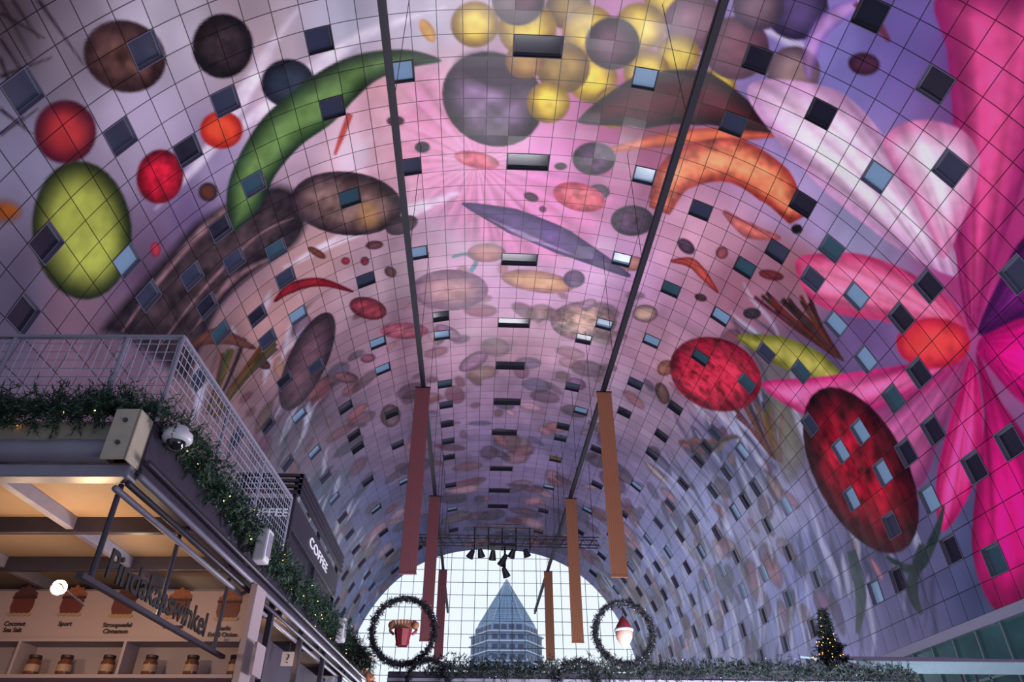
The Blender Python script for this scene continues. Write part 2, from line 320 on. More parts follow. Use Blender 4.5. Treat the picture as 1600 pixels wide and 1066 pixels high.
# ---------------------------------------------------------------- vault mesh
xs,zs=prof(SX)
verts=np.zeros((nV,nU,3)); verts[...,0]=xs[None]; verts[...,1]=SY[:,None]; verts[...,2]=zs[None]
J,I=np.meshgrid(np.arange(nV-1),np.arange(nU-1),indexing='ij')
pan_u=np.minimum(I//SUBU,NU-1); pan_v=vpan[J]-V0
keep=~hole[pan_u,pan_v]; J=J[keep]; I=I[keep]
q=np.stack([J*nU+I,(J+1)*nU+I,(J+1)*nU+I+1,J*nU+I+1],1)
me=bpy.data.meshes.new('ceiling'); nf=len(q)
me.vertices.add(nV*nU); me.vertices.foreach_set('co',verts.reshape(-1).astype(np.float32))
me.loops.add(nf*4); me.loops.foreach_set('vertex_index',q.reshape(-1).astype(np.int32))
me.polygons.add(nf); me.polygons.foreach_set('loop_start',(np.arange(nf)*4).astype(np.int32)); me.polygons.foreach_set('loop_total',np.full(nf,4,np.int32))
me.update(calc_edges=True); me.polygons.foreach_set('use_smooth',np.ones(nf,bool))
uvl=me.uv_layers.new(name='panel'); UU,VV=np.meshgrid(us,vs); uvv=np.stack([UU.reshape(-1)+100,VV.reshape(-1)+100],1)[q.reshape(-1)]
uvl.data.foreach_set('uv',uvv.reshape(-1).astype(np.float32))
ca=me.color_attributes.new(name='mural',type='FLOAT_COLOR',domain='POINT')
GAIN=1.42
cc=np.ones((nV*nU,4),np.float32); cc[:,:3]=np.clip(np.maximum(C,0).reshape(-1,3)**1.22*GAIN,0,.95); ca.data.foreach_set('color',cc.reshape(-1))
me.validate()
m=bpy.data.materials.new('printed_mural_panels'); m.use_nodes=True; nt=m.node_tree; b=nt.nodes['Principled BSDF']
at=nt.nodes.new('ShaderNodeAttribute'); at.attribute_name='mural'
uv=nt.nodes.new('ShaderNodeUVMap'); uv.uv_map='panel'; sep=nt.nodes.new('ShaderNodeSeparateXYZ'); nt.links.new(uv.outputs[0],sep.inputs[0])
def M(op,a,bv=None,c=None):
    n=nt.nodes.new('ShaderNodeMath'); n.operation=op
    for i,x in enumerate((a,bv,c)):
        if x is None: continue
        if isinstance(x,(int,float)): n.inputs[i].default_value=x
        else: nt.links.new(x,n.inputs[i])
    return n.outputs[0]
def ln(o,w): return M('GREATER_THAN',M('ABSOLUTE',M('SUBTRACT',M('FRACT',o),.5)),.5-w)
line=M('MAXIMUM',ln(sep.outputs[0],.018),ln(sep.outputs[1],.018))
wn=nt.nodes.new('ShaderNodeTexWhiteNoise'); wn.noise_dimensions='2D'
fl=nt.nodes.new('ShaderNodeVectorMath'); fl.operation='FLOOR'; nt.links.new(uv.outputs[0],fl.inputs[0]); nt.links.new(fl.outputs[0],wn.inputs['Vector'])
tone=M('MULTIPLY_ADD',wn.outputs['Value'],.18,.91)
fac=M('MULTIPLY',tone,M('SUBTRACT',1.0,M('MULTIPLY',line,.82)))
vm=nt.nodes.new('ShaderNodeVectorMath'); vm.operation='SCALE'; nt.links.new(at.outputs['Color'],vm.inputs[0]); nt.links.new(fac,vm.inputs['Scale'])
nt.links.new(vm.outputs[0],b.inputs['Base Color'])
nt.links.new(M('MULTIPLY_ADD',wn.outputs['Value'],.16,.22),b.inputs['Roughness'])
b.inputs['Specular IOR Level'].default_value=.4
bp=nt.nodes.new('ShaderNodeBump'); bp.inputs['Strength'].default_value=.35; bp.inputs['Distance'].default_value=.05
cush=M('MULTIPLY',M('PINGPONG',sep.outputs[1],.5),M('ADD',wn.outputs['Value'],.3)); nt.links.new(cush,bp.inputs['Height']); nt.links.new(bp.outputs['Normal'],b.inputs['Normal'])
me.materials.append(m); vault=bpy.data.objects.new('ceiling',me); COL.objects.link(vault); vault['kind']='structure'; vault['label']='arched vault of colourful printed panels with square windows'
# window parts
m_rev=mat('window_reveal',(98,96,118),.5); m_revd=mat('window_reveal_dark',(46,42,58),.5); m_revl=mat('window_reveal_lit',(150,152,172),.5)  # palest reveal has the lit look of far right frames in its colour
panes=[mat('pane_dark',(34,33,50),.12,spec=.6),mat('pane_slate',(54,60,84),.12,spec=.7),mat('pane_reflection_glow',(110,140,172),.15,spec=.8,em=(150,185,225),es=.12),mat('pane_warm',(60,45,40),.2,em=(255,190,120),es=.06),mat('pane_teal',(52,82,98),.12,spec=.8)]  # pale pane: bright reflection put into its colour and a faint glow
def winmesh(w,h):
    b=MB(); d=.3; e=.035; x,y=w/2,h/2
    for (x0,x1,y0,y1) in ((-x,-x+e,-y,y),(x-e,x,-y,y),(-x+e,x-e,-y,-y+e),(-x+e,x-e,y-e,y)): b.box(x0,x1,y0,y1,-.03,d)
    for (x0,x1,y0,y1) in ((-x+e,-x+e+.05,-y+e,y-e),(x-e-.05,x-e,-y+e,y-e),(-x+.085,x-.085,-y+e,-y+e+.05),(-x+.085,x-.085,y-e-.05,y-e)): b.box(x0,x1,y0,y1,d-.12,d)
    return b.mesh('window_frame')
def panemesh(w,h):
    return MB().box(-w/2+.07,w/2-.07,-h/2+.07,h/2-.07,.22,.25).mesh('pane')
base={}
for k,w in (('single',PS),('double',2*PS)):
    for j,mm in enumerate((m_rev,m_revd,m_revl)):
        a=winmesh(w,PV); a.materials.append(mm); base[(k,'f',j)]=a
    for j,mm in enumerate(panes):
        a=panemesh(w,PV); a.materials.append(mm); base[(k,'p',j)]=a
n=0
for (iu,iv),k in order:
    n+=1
    s=(iu+.5)*PS if k=='single' else 0.0
    e=PS*.5; xa,za=prof(s-e); xb,zb=prof(s+e); xm,zm=(xa+xb)/2,(za+zb)/2
    T=Vector((xb-xa,0,zb-za)).normalized(); Yv=Vector((0,1,0)); N=T.cross(Yv).normalized()
    if N.dot(Vector((xm-AX,0,zm-12)))<0: N=-N
    pos=Vector((xm,(iv+.5)*PV,zm))
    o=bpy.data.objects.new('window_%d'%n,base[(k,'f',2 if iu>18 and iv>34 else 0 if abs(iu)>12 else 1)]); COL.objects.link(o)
    o.matrix_world=Matrix(((T.x,Yv.x,N.x,pos.x),(T.y,Yv.y,N.y,pos.y),(T.z,Yv.z,N.z,pos.z),(0,0,0,1)))
    o['kind']='structure'; o['label']='square apartment window set in the printed vault'
    r=random.random(); near=iv<34
    j=(2 if r>(.93 if near else .75) else 3 if r>(.93 if near else .72) else 4 if r>.66 else 1 if r>.3 else 0)
    if k=='double': j=0
    if (iu,iv) in bright: j=2
    p=bpy.data.objects.new('pane',base[(k,'p',j)]); COL.objects.link(p); p.parent=o
NW=n
# ---------------------------------------------------------------- floor, lower walls
m_floor=mat('floor_stone',(120,112,115),.4,noise=.15,nscale=3)
MB().box(AX-22.6,AX+22.6,-6,112,-.2,0).obj('floor',m_floor,kind='structure')
m_glassg=mat('green_glass',(48,88,92),.15,spec=.8,noise=.3,nscale=.6); m_frame=mat('mullion_grey',(95,118,125),.4); m_band=mat('edge_band',(130,132,158),.5)
for nm,x0,x1,sx in (('left',AX-22.7,AX-22.5,1),('right',AX+22.5,AX+22.7,-1)):
    MB().box(x0,x1,-6,112,0,Z0-.05).obj('wall_'+nm,m_glassg,kind='structure')
    xi=(AX-22.5 if sx>0 else AX+22.5)
    b=MB(); xa,xb=sorted((xi,xi+sx*.12))
    for k in range(0,59): b.box(xa,xb,-6+k*2,-6+k*2+.1,0,Z0-.5)
    for z in (3,5.2,7.3): b.box(xa,xb,-6,112,z,z+.12)
    b.obj('trim_1' if sx>0 else 'trim_2',m_frame,kind='structure')
    xa,xb=sorted((xi,xi+sx*.25)); MB().box(xa,xb,-6,112,Z0-.5,Z0-.02).obj('trim_3' if sx>0 else 'trim_4',m_band,kind='structure')
# end facades
m_cab=mat('facade_cable',(60,62,80),.5)
b=MB(); yf=111.6
for x in np.linspace(-22,22,24): b.cyl((AX+x,yf,0),(AX+x,yf,topz(AX+x)),.045,5)
for z in np.arange(1.9,37,1.9):
    hw=A if z<Z0 else A*max(0,1-((z-Z0)/B)**NE)**(1/NE); b.cyl((AX-hw,yf,z),(AX+hw,yf,z),.045,5)
b.obj('trim_5',m_cab,kind='structure',label='cable net carrying the glass end wall')
def glass(name,tint,gf):
    mg=bpy.data.materials.new(name); mg.use_nodes=True; g=mg.node_tree; g.nodes.clear()
    o_=g.nodes.new('ShaderNodeOutputMaterial'); mx=g.nodes.new('ShaderNodeMixShader'); tr=g.nodes.new('ShaderNodeBsdfTransparent'); gl=g.nodes.new('ShaderNodeBsdfGlossy')
    tr.inputs[0].default_value=(*tint,1); gl.inputs['Roughness'].default_value=.05; mx.inputs[0].default_value=gf
    g.links.new(tr.outputs[0],mx.inputs[1]); g.links.new(gl.outputs[0],mx.inputs[2]); g.links.new(mx.outputs[0],o_.inputs[0]); return mg
ss=np.linspace(-L/2,L/2,60); xp,zp=prof(ss)
for k,(y,gm,lb) in enumerate(((yf+.2,glass('clear_glass',(.95,.97,1),.03),'glass end wall of the hall'),(-5.8,glass('daylight_dimming_glass',(.34,.36,.42),.03),'unseen glass entrance wall, tint added to dim daylight'))):  # entrance glass is out of view; its tint is added to dim daylight
    MB().poly([(AX-A,y,0)]+[(x,y,z) for x,z in zip(xp,zp)]+[(AX+A,y,0)]).obj('window_%d'%(NW+1+k),gm,kind='structure',label=lb)
# ---------------------------------------------------------------- rails, panels, truss
m_rail=mat('rail_dark',(20,20,36),.4,noise=.1)
ZR=27.65
for x in (-4.3,8.9):
    b=MB(); b.box(x-.07,x+.07,3,111.3,ZR,ZR+.34); b.box(x-.15,x+.15,3,111.3,ZR-.03,ZR+.02); b.box(x-.15,x+.15,3,111.3,ZR+.32,ZR+.37)
    o=b.obj('lighting_rail',m_rail,label='long dark steel rail hung under the vault',category='rail',group='ceiling rails')
    for y in range(10,110,10): MB().cyl((x,y,ZR+.37),(x,y,topz(x)),.02,5).obj('suspension_wire',m_rail,parent=o)
def banmat(n,c,c2):
    m=mat(n,c,.7); nt=m.node_tree; b=nt.nodes['Principled BSDF']; tc=nt.nodes.new('ShaderNodeTexCoord'); w=nt.nodes.new('ShaderNodeTexWave'); w.bands_direction='X'
    w.inputs['Scale'].default_value=2.4; w.inputs['Distortion'].default_value=.3; r=nt.nodes.new('ShaderNodeValToRGB')
    r.color_ramp.elements[0].color=(*lin(c),1); r.color_ramp.elements[1].color=(*lin(c2),1)
    nt.links.new(tc.outputs['Object'],w.inputs['Vector']); nt.links.new(w.outputs['Fac'],r.inputs['Fac']); nt.links.new(r.outputs['Color'],b.inputs['Base Color']); return m
bl=banmat('slat_russet',(108,60,70),(128,74,80)); br=banmat('slat_ochre',(138,92,68),(160,108,78))
for (x,mm,lb) in ((-4.3,bl,'long muted russet-brown acoustic panel hanging from rail'),(8.9,br,'long ochre-brown acoustic panel hanging from rail')):
    for y,z0 in ((44.1,14.2),(64.7,14.4),(88.9,17.2)):
        o=MB().box(-.53,.53,-.06,.06,z0-ZR+.1,-.12).obj('hanging_panel',mm,bevel=.02,label=lb,category='hanging panel',group='hanging panels'); o.location=(x,y,ZR)
        MB().box(-.56,.56,-.08,.08,-.14,-.04).obj('top_bar',m_rail,parent=o); MB().box(-.55,.55,-.075,.075,z0-ZR,z0-ZR+.1).obj('bottom_bar',mm,parent=o)
yt=75; b=MB(); zt=26.25
for dy in (-.5,.5):
    for dz in (0,.85): b.cyl((AX-10.5,yt+dy,zt+dz),(AX+10.5,yt+dy,zt+dz),.06,6)
    for k in range(20):
        x=AX-10.5+k*1.05; b.cyl((x,yt+dy,zt),(x+.52,yt+dy,zt+.85),.03,5); b.cyl((x+.52,yt+dy,zt+.85),(x+1.05,yt+dy,zt),.03,5)
for k in range(21):
    x=AX-10.5+k*1.05; b.cyl((x,yt-.5,zt),(x,yt+.5,zt),.03,5)
tr_=b.obj('lighting_truss',m_rail,label='dark lattice truss spanning beneath the vault',category='truss')
for x in (-4.3,8.9,AX-10,AX+10): MB().cyl((x,yt,zt+.85),(x,yt,topz(x)),.03,5).obj('suspension_wire',m_rail,parent=tr_)
b=MB(); b.box(AX-1.4,AX+1.4,yt-.8,yt+.8,zt-.3,zt-.02)
for i in range(5): b.cyl((AX-3+i*1.5,yt,zt-.6),(AX-3+i*1.5,yt,zt+1.9),.07,6)
b.cyl((AX-3.2,yt,zt+1.9),(AX+3.2,yt,zt+1.9),.06,6); b.cyl((AX-2,yt,zt+2.3),(AX+2,yt,zt+2.3),.06,6)
sc=b.obj('lamp_frame',m_rail,label='black frame of stage lamps fixed under the truss',category='stage light')
for i,(dx,dz,h) in enumerate(((-3.3,-1.0,.9),(-2.3,-.9,.9),(-1.0,-1.1,1.0),(.15,-1.6,1.3),(1.1,-.9,.9),(2.6,-.8,.8),(.35,-2.9,1.0))):
    o=MB().lathe([(0,h*.5),(.22,h*.5),(.3,h*.1),(.42,-h*.5),(.36,-h*.5),(0,-h*.3)],n=10).obj('lamp_head',m_rail,parent=sc); o.location=(AX+dx,yt,zt+dz); o.rotation_euler=(.5,random.uniform(-.6,.6),0)
MB().cyl((AX+.3,yt,zt-.3),(AX+.3,yt,zt-2.8),.12,6).obj('drop_arm',m_rail,parent=sc)
# ---------------------------------------------------------------- foliage
m_fir=mat('fir_needles',(26,58,42),.6,noise=.4,nscale=6); m_fir2=mat('dark_fir',(20,34,36),.7,noise=.4,nscale=6); m_ring=mat('dark_wreath',(24,24,34),.8,noise=.3,nscale=6)
m_bulb=mat('warm_fairy_light',(255,200,120),.4,em=(255,180,95),es=7); m_bulbb=mat('cool_fairy_light',(190,200,235),.4,em=(170,190,255),es=1.6)
def needles(centers,spread,twig,per,nl,nw):
    v=[];f=[]
    for c in centers:
        d=Vector((rng.normal(),rng.normal(),rng.normal())).normalized()
        o=Vector(c)+Vector((rng.normal(),rng.normal(),rng.normal()))*spread
        for k in range(per):
            p=o+d*twig*k/per; e=Vector((rng.normal(),rng.normal(),rng.normal())).normalized(); e=(e+d*.8).normalized()*nl
            w=e.cross(d); w=(w.normalized() if w.length>1e-6 else Vector((1,0,0)))*nw; b=len(v)
            v+= [tuple(p-w),tuple(p+w),tuple(p+e)]; f.append((b,b+1,b+2))
    m_=MB(); m_.v=v; m_.f=f; return m_
def along(pts,n):
    pts=[Vector(p) for p in pts]; ls=[(b-a).length for a,b in zip(pts[:-1],pts[1:])]; T=sum(ls); out=[]
    for i in range(n):
        t=T*(i+.5)/n; k=0
        while k<len(ls)-1 and t>ls[k]: t-=ls[k]; k+=1
        out.append(pts[k].lerp(pts[k+1],min(1,t/ls[k])))
    return out
def garland(name,pts,dens,spread,m,label,bm,bulbs,cat='garland',twig=.16,nl=.06,per=12,nw=.006,bs=.011,core=.03):
    T=sum((Vector(b)-Vector(a)).length for a,b in zip(pts[:-1],pts[1:]))
    o=needles(along(pts,int(T*dens)),spread,twig,per,nl,nw).obj(name,m,label=label,category=cat)
    b=MB()
    for p in along(pts,bulbs):
        p=p+Vector((rng.normal(),rng.normal(),rng.normal()))*spread*1.6
        b.lathe([(0,-bs),(bs,0),(0,bs)],tuple(p),n=5)
    b.obj('fairy_lights',bm,parent=o,kind='stuff')
    MB().path([tuple(p) for p in pts],core,6).obj('core_wire',m,parent=o)
    return o
# ---------------------------------------------------------------- left stall
O=Vector((-3.6,7.1,0)); RZ=math.radians(-2.5); SM=Matrix.Translation(O)@Matrix.Rotation(RZ,4,'Z'); SMI=SM.inverted()
def loc_y(px,py,ly):
    d=Vector(rays([(px,py)])[0]); c=SMI@Vector(CAM); dd=SMI.to_3x3()@d; t=(ly-c.y)/dd.y; return c+dd*t
def loc_x(px,py,lx):
    d=Vector(rays([(px,py)])[0]); c=SMI@Vector(CAM); dd=SMI.to_3x3()@d; t=(lx-c.x)/dd.x; return c+dd*t
m_st=mat('painted_steel',(122,118,138),.4,noise=.08); m_dk=mat('dark_steel',(48,42,60),.45,noise=.15); m_cr=mat('cream_panel',(150,124,104),.6,noise=.06,nscale=2)
m_wh=mat('white_board',(150,132,142),.6); m_tarp=mat('grey_tarpaulin',(118,114,132),.35,bump=.8,nscale=7,stretch=(1,5,5)); m_rw=mat('galvanised_wire',(165,165,188),.35,metal=.3); m_beige=mat('beige_steel',(160,150,138),.5,noise=.05); m_black=mat('black_letters',(22,17,24),.5)
st=empty('market_stall',label='two-storey market stall with terrace railing and open counter',category='market stall'); st.matrix_world=SM
def sb(n,m,*a,bevel=.01,**k): return MB().box(*a).obj(n,m,parent=st,bevel=bevel,**k)
sb('terrace_slab',m_dk,-9,-.08,.05,13.6,4.98,5.32); sb('soffit',m_cr,-9,-.15,.1,13.5,4.8,4.86)
b=MB(); b.box(-.06,0,0,13.6,4.72,5.3); b.box(-.2,.02,0,13.6,4.68,4.74); b.box(-.2,.02,0,13.6,5.27,5.33); b.obj('side_fascia',m_dk,parent=st)
MB().box(-9,-.25,0,.06,5.05,5.3).obj('front_fascia',m_beige,parent=st)
MB().box(-9,-.05,-.12,.08,4.6,4.74).obj('front_beam',m_st,parent=st,bevel=.015)
for y in (1.6,3.2,6,9,12): sb('cross_beam',m_dk,-9,-.1,y,y+.1,4.6,4.8)
for x in (-1.6,-3.4,-5.2): sb('long_beam',m_st,x,x+.1,.1,13.5,4.64,4.8)
for i,(x,z) in enumerate(((.05,4.62),(-.06,4.55),(-.18,4.5),(.08,4.78))): MB().cyl((x,-.05,z),(x,13.6,z),.035,10).obj('conduit_pipe',m_dk if i%2 else m_st,parent=st,smooth=True)
v=MB(); nn=60; k=16
for i in range(nn+1):
    x=-6+i*(5.7/nn); r=.13+.004*math.sin(i*1.3)+.002*rng.normal()
    for j in range(k):
        t=2*math.pi*j/k; rr=r*(1+.03*math.sin(3*t+i*.7)); v.v.append((x,-.12+rr*math.cos(t)*.8,4.88+rr*math.sin(t)))
for i in range(nn):
    for j in range(k): j2=(j+1)%k; v.f.append((i*k+j,i*k+j2,(i+1)*k+j2,(i+1)*k+j))
v.obj('rolled_awning',m_tarp,parent=st,smooth=True)
b=MB(); b.box(-.3,-.03,-.3,-.27,4.72,5.3); b.box(-.06,-.03,-.3,.05,4.72,5.3); br_=b.obj('end_bracket',m_beige,parent=st,bevel=.008)
for z in (4.9,5.16): MB().cyl((-.16,-.32,z),(-.16,-.29,z),.025,8).obj('bolt',m_dk,parent=br_)
# railing
RE=5.1
rl=MB().box(-9,.02,-.03,.03,6.42,6.46).box(-.03,.03,0,RE,6.42,6.46).obj('railing',m_st,parent=st,bevel=.006,label='steel terrace railing with wire mesh infill')
for x in (-2.0,-.66,0): MB().cyl((x,0,5.3),(x,0,6.43),.026,10).obj('post',m_st,parent=rl)
for y in np.arange(1.7,RE+.1,1.7): MB().cyl((0,y,5.3),(0,y,6.43),.026,10).obj('post',m_st,parent=rl)
b=MB()
for x in np.arange(-5,0,.115): b.cyl((x,.03,5.42),(x,.03,6.42),.006,5)
for y in np.arange(.1,RE,.115): b.cyl((.01,y,5.42),(.01,y,6.42),.005,5)
for z in np.arange(5.44,6.42,.115): b.cyl((-5,.03,z),(0,.03,z),.006,5); b.cyl((.01,0,z),(.01,RE,z),.005,5)
b.obj('wire_mesh',m_rw,parent=rl)
# back wall and shelves
YB=3.9
MB().box(-7,.08,YB+.3,YB+.36,0,4.6).obj('back_wall',m_wh,parent=st)
MB().box(.06,.16,YB-.1,YB+.36,0,4.58).obj('end_panel',m_wh,parent=st,bevel=.01)
zsh=loc_y(200,1056,YB).z; p2=loc_y(200,1003,YB).z
MB().box(-7,.06,YB-.12,YB+.3,zsh-.05,zsh).obj('shelf',m_wh,parent=st,bevel=.005)
MB().box(-7,.06,YB-.12,YB+.3,p2-.02,p2+.02).obj('shelf',m_wh,parent=st)
for px in (30,195,400):
    x=loc_y(px,1030,YB).x; MB().box(x-.02,x+.02,YB-.12,YB+.3,zsh,p2-.02).obj('divider',m_wh,parent=st)
MB().box(-7,.04,YB+.2,YB+.22,p2+.02,4.55).obj('poster_board',mat('poster_cream',(172,146,150),.5),parent=st)
m_side=mat('stall_side_panel',(64,54,74),.5,noise=.2,nscale=2)
sb('side_wall',m_side,-.9,-.8,YB+.4,13.4,0,4.6)
for y in (5.5,7.5,9.5,11.5,13.4): sb('post',m_dk,-.16,-.06,y-.05,y+.05,0,4.7)
m_pot=mat('pot_print',(104,48,44),.5); m_nut=mat('nut_print',(140,78,55),.6,noise=.4,nscale=20); m_choc=mat('dark_nut_print',(80,44,44),.6,noise=.4,nscale=20); m_txt=mat('label_ink',(36,22,28),.6); m_rim=mat('rim_print',(66,32,32)); m_pn=mat('peanut_print',(165,130,100),.6)
YP=YB+.19
for (px,py,tx,mm) in ((38,938,'Coconut\nSea Salt',m_choc),(115,938,'Sport',m_nut),(195,940,'Stroopwafel\nCinnamon',m_choc),(280,942,'Caramel',m_nut),(358,945,'Garlic\nFried Onion',m_nut)):
    c=loc_y(px,py,YP); w=.17
    pr=empty('poster_print',label='printed picture of nut butter pot with name',category='poster',group='flavour posters'); pr.matrix_world=SM@Matrix.Translation(c)
    MB().poly([(-w*.8,0,-.2),(w*.8,0,-.2),(w,0,-.1),(w*.95,0,.02),(-w*.95,0,.02),(-w,0,-.1)],ext=(0,-.006,0)).obj('pot_picture',m_pot,parent=pr)
    MB().poly([(-w*1.05,0,.02),(w*1.05,0,.02),(w*1.05,0,.06),(-w*1.05,0,.06)],ext=(0,-.01,0)).obj('rim_picture',m_rim,parent=pr)
    MB().poly([(math.cos(t)*w*.95*(1+.1*math.sin(7*t)),0,.06+math.sin(t)*.15*(1+.14*math.sin(9*t))) for t in np.linspace(0,math.pi,24)],ext=(0,-.008,0)).obj('nut_picture',mm,parent=pr)
    for i in range(5):
        x=(i-2)*.07; MB().poly([(x+.045*math.cos(t),0,-.21+.025*math.sin(t)) for t in np.linspace(0,2*math.pi,10,endpoint=False)],ext=(0,-.012,0)).obj('nut_picture',m_pn,parent=pr)
    text_obj('caption',tx,.088,.003,m_txt,Matrix.Translation((0,-.01,-.37))@Matrix.Rotation(math.pi/2,4,'X'),parent=pr,off=.002)
m_jar=mat('jar_brown',(96,54,40),.2); m_lid=mat('jar_lid',(44,34,36),.4); m_lab=mat('jar_label',(150,120,104),.6)
for px in (48,98,165,232,297,365):
    c=loc_y(px,1050,YB+.02); c.z=zsh
    j=MB().lathe([(0,0),(.085,0),(.095,.02),(.095,.17),(.075,.2),(.075,.22),(0,.22)],n=20).obj('nut_butter_jar',m_jar,smooth=True,label='glass jar of brown nut butter with dark lid',category='jar',group='jars on the shelf')
    j.matrix_world=SM@Matrix.Translation(c)
    MB().lathe([(0,.265),(.08,.265),(.083,.26),(.083,.215),(.0,.215)],n=20).obj('lid',m_lid,parent=j,smooth=True)
    MB().lathe([(.097,.05),(.097,.14)],n=20).obj('jar_label',m_lab,parent=j)
# letter sign
zb=3.62; y1=4.0
sg_=MB().box(-.24,-.17,-.1,y1,zb-.05,zb).obj('shop_sign',m_dk,label='cut-out letter sign on a steel rail above counter',category='sign'); sg_.matrix_world=SM
for y in (.1,1.7,3.6): MB().cyl((-.21,y,zb),(-.21,y,4.6),.03,8).obj('hanger',m_dk,parent=sg_)
ya=loc_x(162,900,-.2).y; yb=loc_x(319,985,-.2).y
MT=Matrix.Translation((-.2,ya,zb+.08))@Matrix(((0,0,1,0),(1,0,0,0),(0,1,0,0),(0,0,0,1)))
text_obj('lettering','Pindakaaswinkel',.42,.008,m_black,MT,parent=sg_,width=yb-ya,align='LEFT',off=.006)
# lamp
c=SM@loc_y(90,926,1.5)
lm=MB().lathe([(0,.09),(.05,.09),(.07,.04),(.075,-.06),(.06,-.06),(.0,.03)],n=16).obj('spotlight',m_dk,label='small lit spotlight hanging under the soffit',category='lamp'); lm.location=c+Vector((0,0,.06)); lm.rotation_euler=(-.9,0,0)
MB().lathe([(0,-.08),(.06,-.06),(.085,0),(.06,.06),(0,.08)],n=14).obj('bulb',mat('bulb_glow',(255,220,170),.3,em=(255,225,175),es=60),parent=lm,smooth=True)
MB().cyl((0,.0,.05),(0,.45,.5),.012,6).obj('stem',m_dk,parent=lm)
def pl(loc,e,col,r=.1):
    d=bpy.data.lights.new('lamp','POINT'); d.energy=e; d.color=col; d.shadow_soft_size=r; o=bpy.data.objects.new('lamp_light',d); COL.objects.link(o); o.location=loc
pl(c+Vector((.05,-.18,-.14)),95,(1,.66,.36)); pl(SM@Vector((-2.6,2.0,3.6)),30,(1,.68,.38)); pl(SM@Vector((-1.2,2.6,4.2)),9,(1,.74,.46)); pl(SM@Vector((-.45,7,4.2)),12,(1,.66,.4))
# security camera and speakers
m_pl=mat('white_plastic',(195,192,205),.35); m_dome=mat('smoked_dome',(20,20,28),.08,spec=.9)
p=loc_x(266,690,.12)
sc_=MB().lathe([(0,.14),(.09,.14),(.1,.1),(.155,.06),(.165,0),(.15,-.03),(.11,-.04),(0,-.04)],n=28).obj('security_camera',m_pl,smooth=True,label='white dome security camera on the stall corner',category='security camera'); sc_.matrix_world=SM@Matrix.Translation((.19,p.y,p.z+.03))
MB().lathe([(.105,-.035),(.1,-.07),(.07,-.115),(.03,-.135),(0,-.138)],n=24).obj('dome',m_dome,parent=sc_,smooth=True)
MB().box(-.2,0,-.04,.04,.08,.14).obj('wall_arm',m_pl,parent=sc_,bevel=.01)
for px,py in ((407,850),(530,982)):
    p=loc_x(px,py,.25)
    o=MB().box(-.09,.09,-.13,.13,-.28,.2).obj('wall_speaker',m_pl,bevel=.03,label='white box speaker on the stall fascia',category='speaker'); o.matrix_world=SM@Matrix.Translation((.3,p.y,p.z))
    MB().box(.088,.096,-.09,.09,-.2,.14).obj('grille',m_st,parent=o); MB().box(-.3,-.08,-.03,.03,.0,.06).obj('wall_arm',m_pl,parent=o)
W=lambda x,y,z: tuple(SM@Vector((x,y,z)))
garland('fir_garland',[W(-4,-.1,5.36),W(-1.6,-.12,5.38),W(-.35,-.12,5.44),W(.05,.03,5.44)],280,.085,m_fir,'green fir garland with warm lights along terrace edge',m_bulb,12,twig=.22,nl=.08,nw=.008)
garland('fir_garland',[W(.1,.2,5.36),W(.14,3,5.14),W(.14,6,5.08),W(.14,9,5.1),W(.14,13.6,5.1)],240,.09,m_fir,'green fir garland with warm lights down stall side',m_bulb,70,twig=.2,nl=.075,nw=.008)
# kiosk on terrace
kx0,kx1,ky0,ky1=-4.95,-3.75,13.9,19.4
m_kb=mat('kiosk_black',(34,30,46),.5)
ko=empty('slatted_kiosk',(0,0,0),label='dark slatted kiosk with white lettering on terrace',category='kiosk')
MB().box(kx0,kx1,ky0,ky1,6.5,7.12).obj('sign_box',m_kb,parent=ko,bevel=.02)
for i in range(4):
    z=7.2+i*.12; MB().box(kx0-.08,kx1+.08,ky0-.1,ky0-.02,z,z+.055).box(kx1+.02,kx1+.1,ky0-.1,ky1,z,z+.055).obj('slat',m_kb,parent=ko)
for x in (kx0+.06,kx1-.06):
    for y in (ky0+.06,ky1-.06,(ky0+ky1)/2): MB().box(x-.04,x+.04,y-.04,y+.04,5.33,7.66).obj('post',m_kb,parent=ko)
MB().box(kx0+.1,kx1-.1,ky0+.2,ky1-.2,5.33,6.5).obj('counter_body',m_kb,parent=ko)
m_wt=mat('white_lettering',(205,205,220),.5,em=(220,220,235),es=.2)
text_obj('lettering','COFFEE',.24,.01,m_wt,Matrix.Translation(((kx0+kx1)/2,ky0-.02,6.72))@Matrix.Rotation(math.pi/2,4,'X'),parent=ko,width=1.0)
text_obj('lettering','COFFEE',.3,.01,m_wt,Matrix.Translation((kx1+.02,(ky0+ky1)/2,6.7))@Matrix(((0,0,1,0),(1,0,0,0),(0,1,0,0),(0,0,0,1))),parent=ko,width=2.2)
# question sign
c=loc_y(450,1030,8.0)
o=MB().box(-.13,.13,-.02,.02,-.13,.13).obj('information_sign',m_pl,bevel=.01,label='small white square sign with question mark',category='sign'); o.matrix_world=SM@Matrix.Translation(c)
text_obj('question_mark','?',.24,.005,m_black,Matrix.Translation((0,-.025,-.08))@Matrix.Rotation(math.pi/2,4,'X'),parent=o)
MB().cyl((0,0,.13),(0,0,4.7-c.z),.01,6).obj('hanger',m_dk,parent=o)
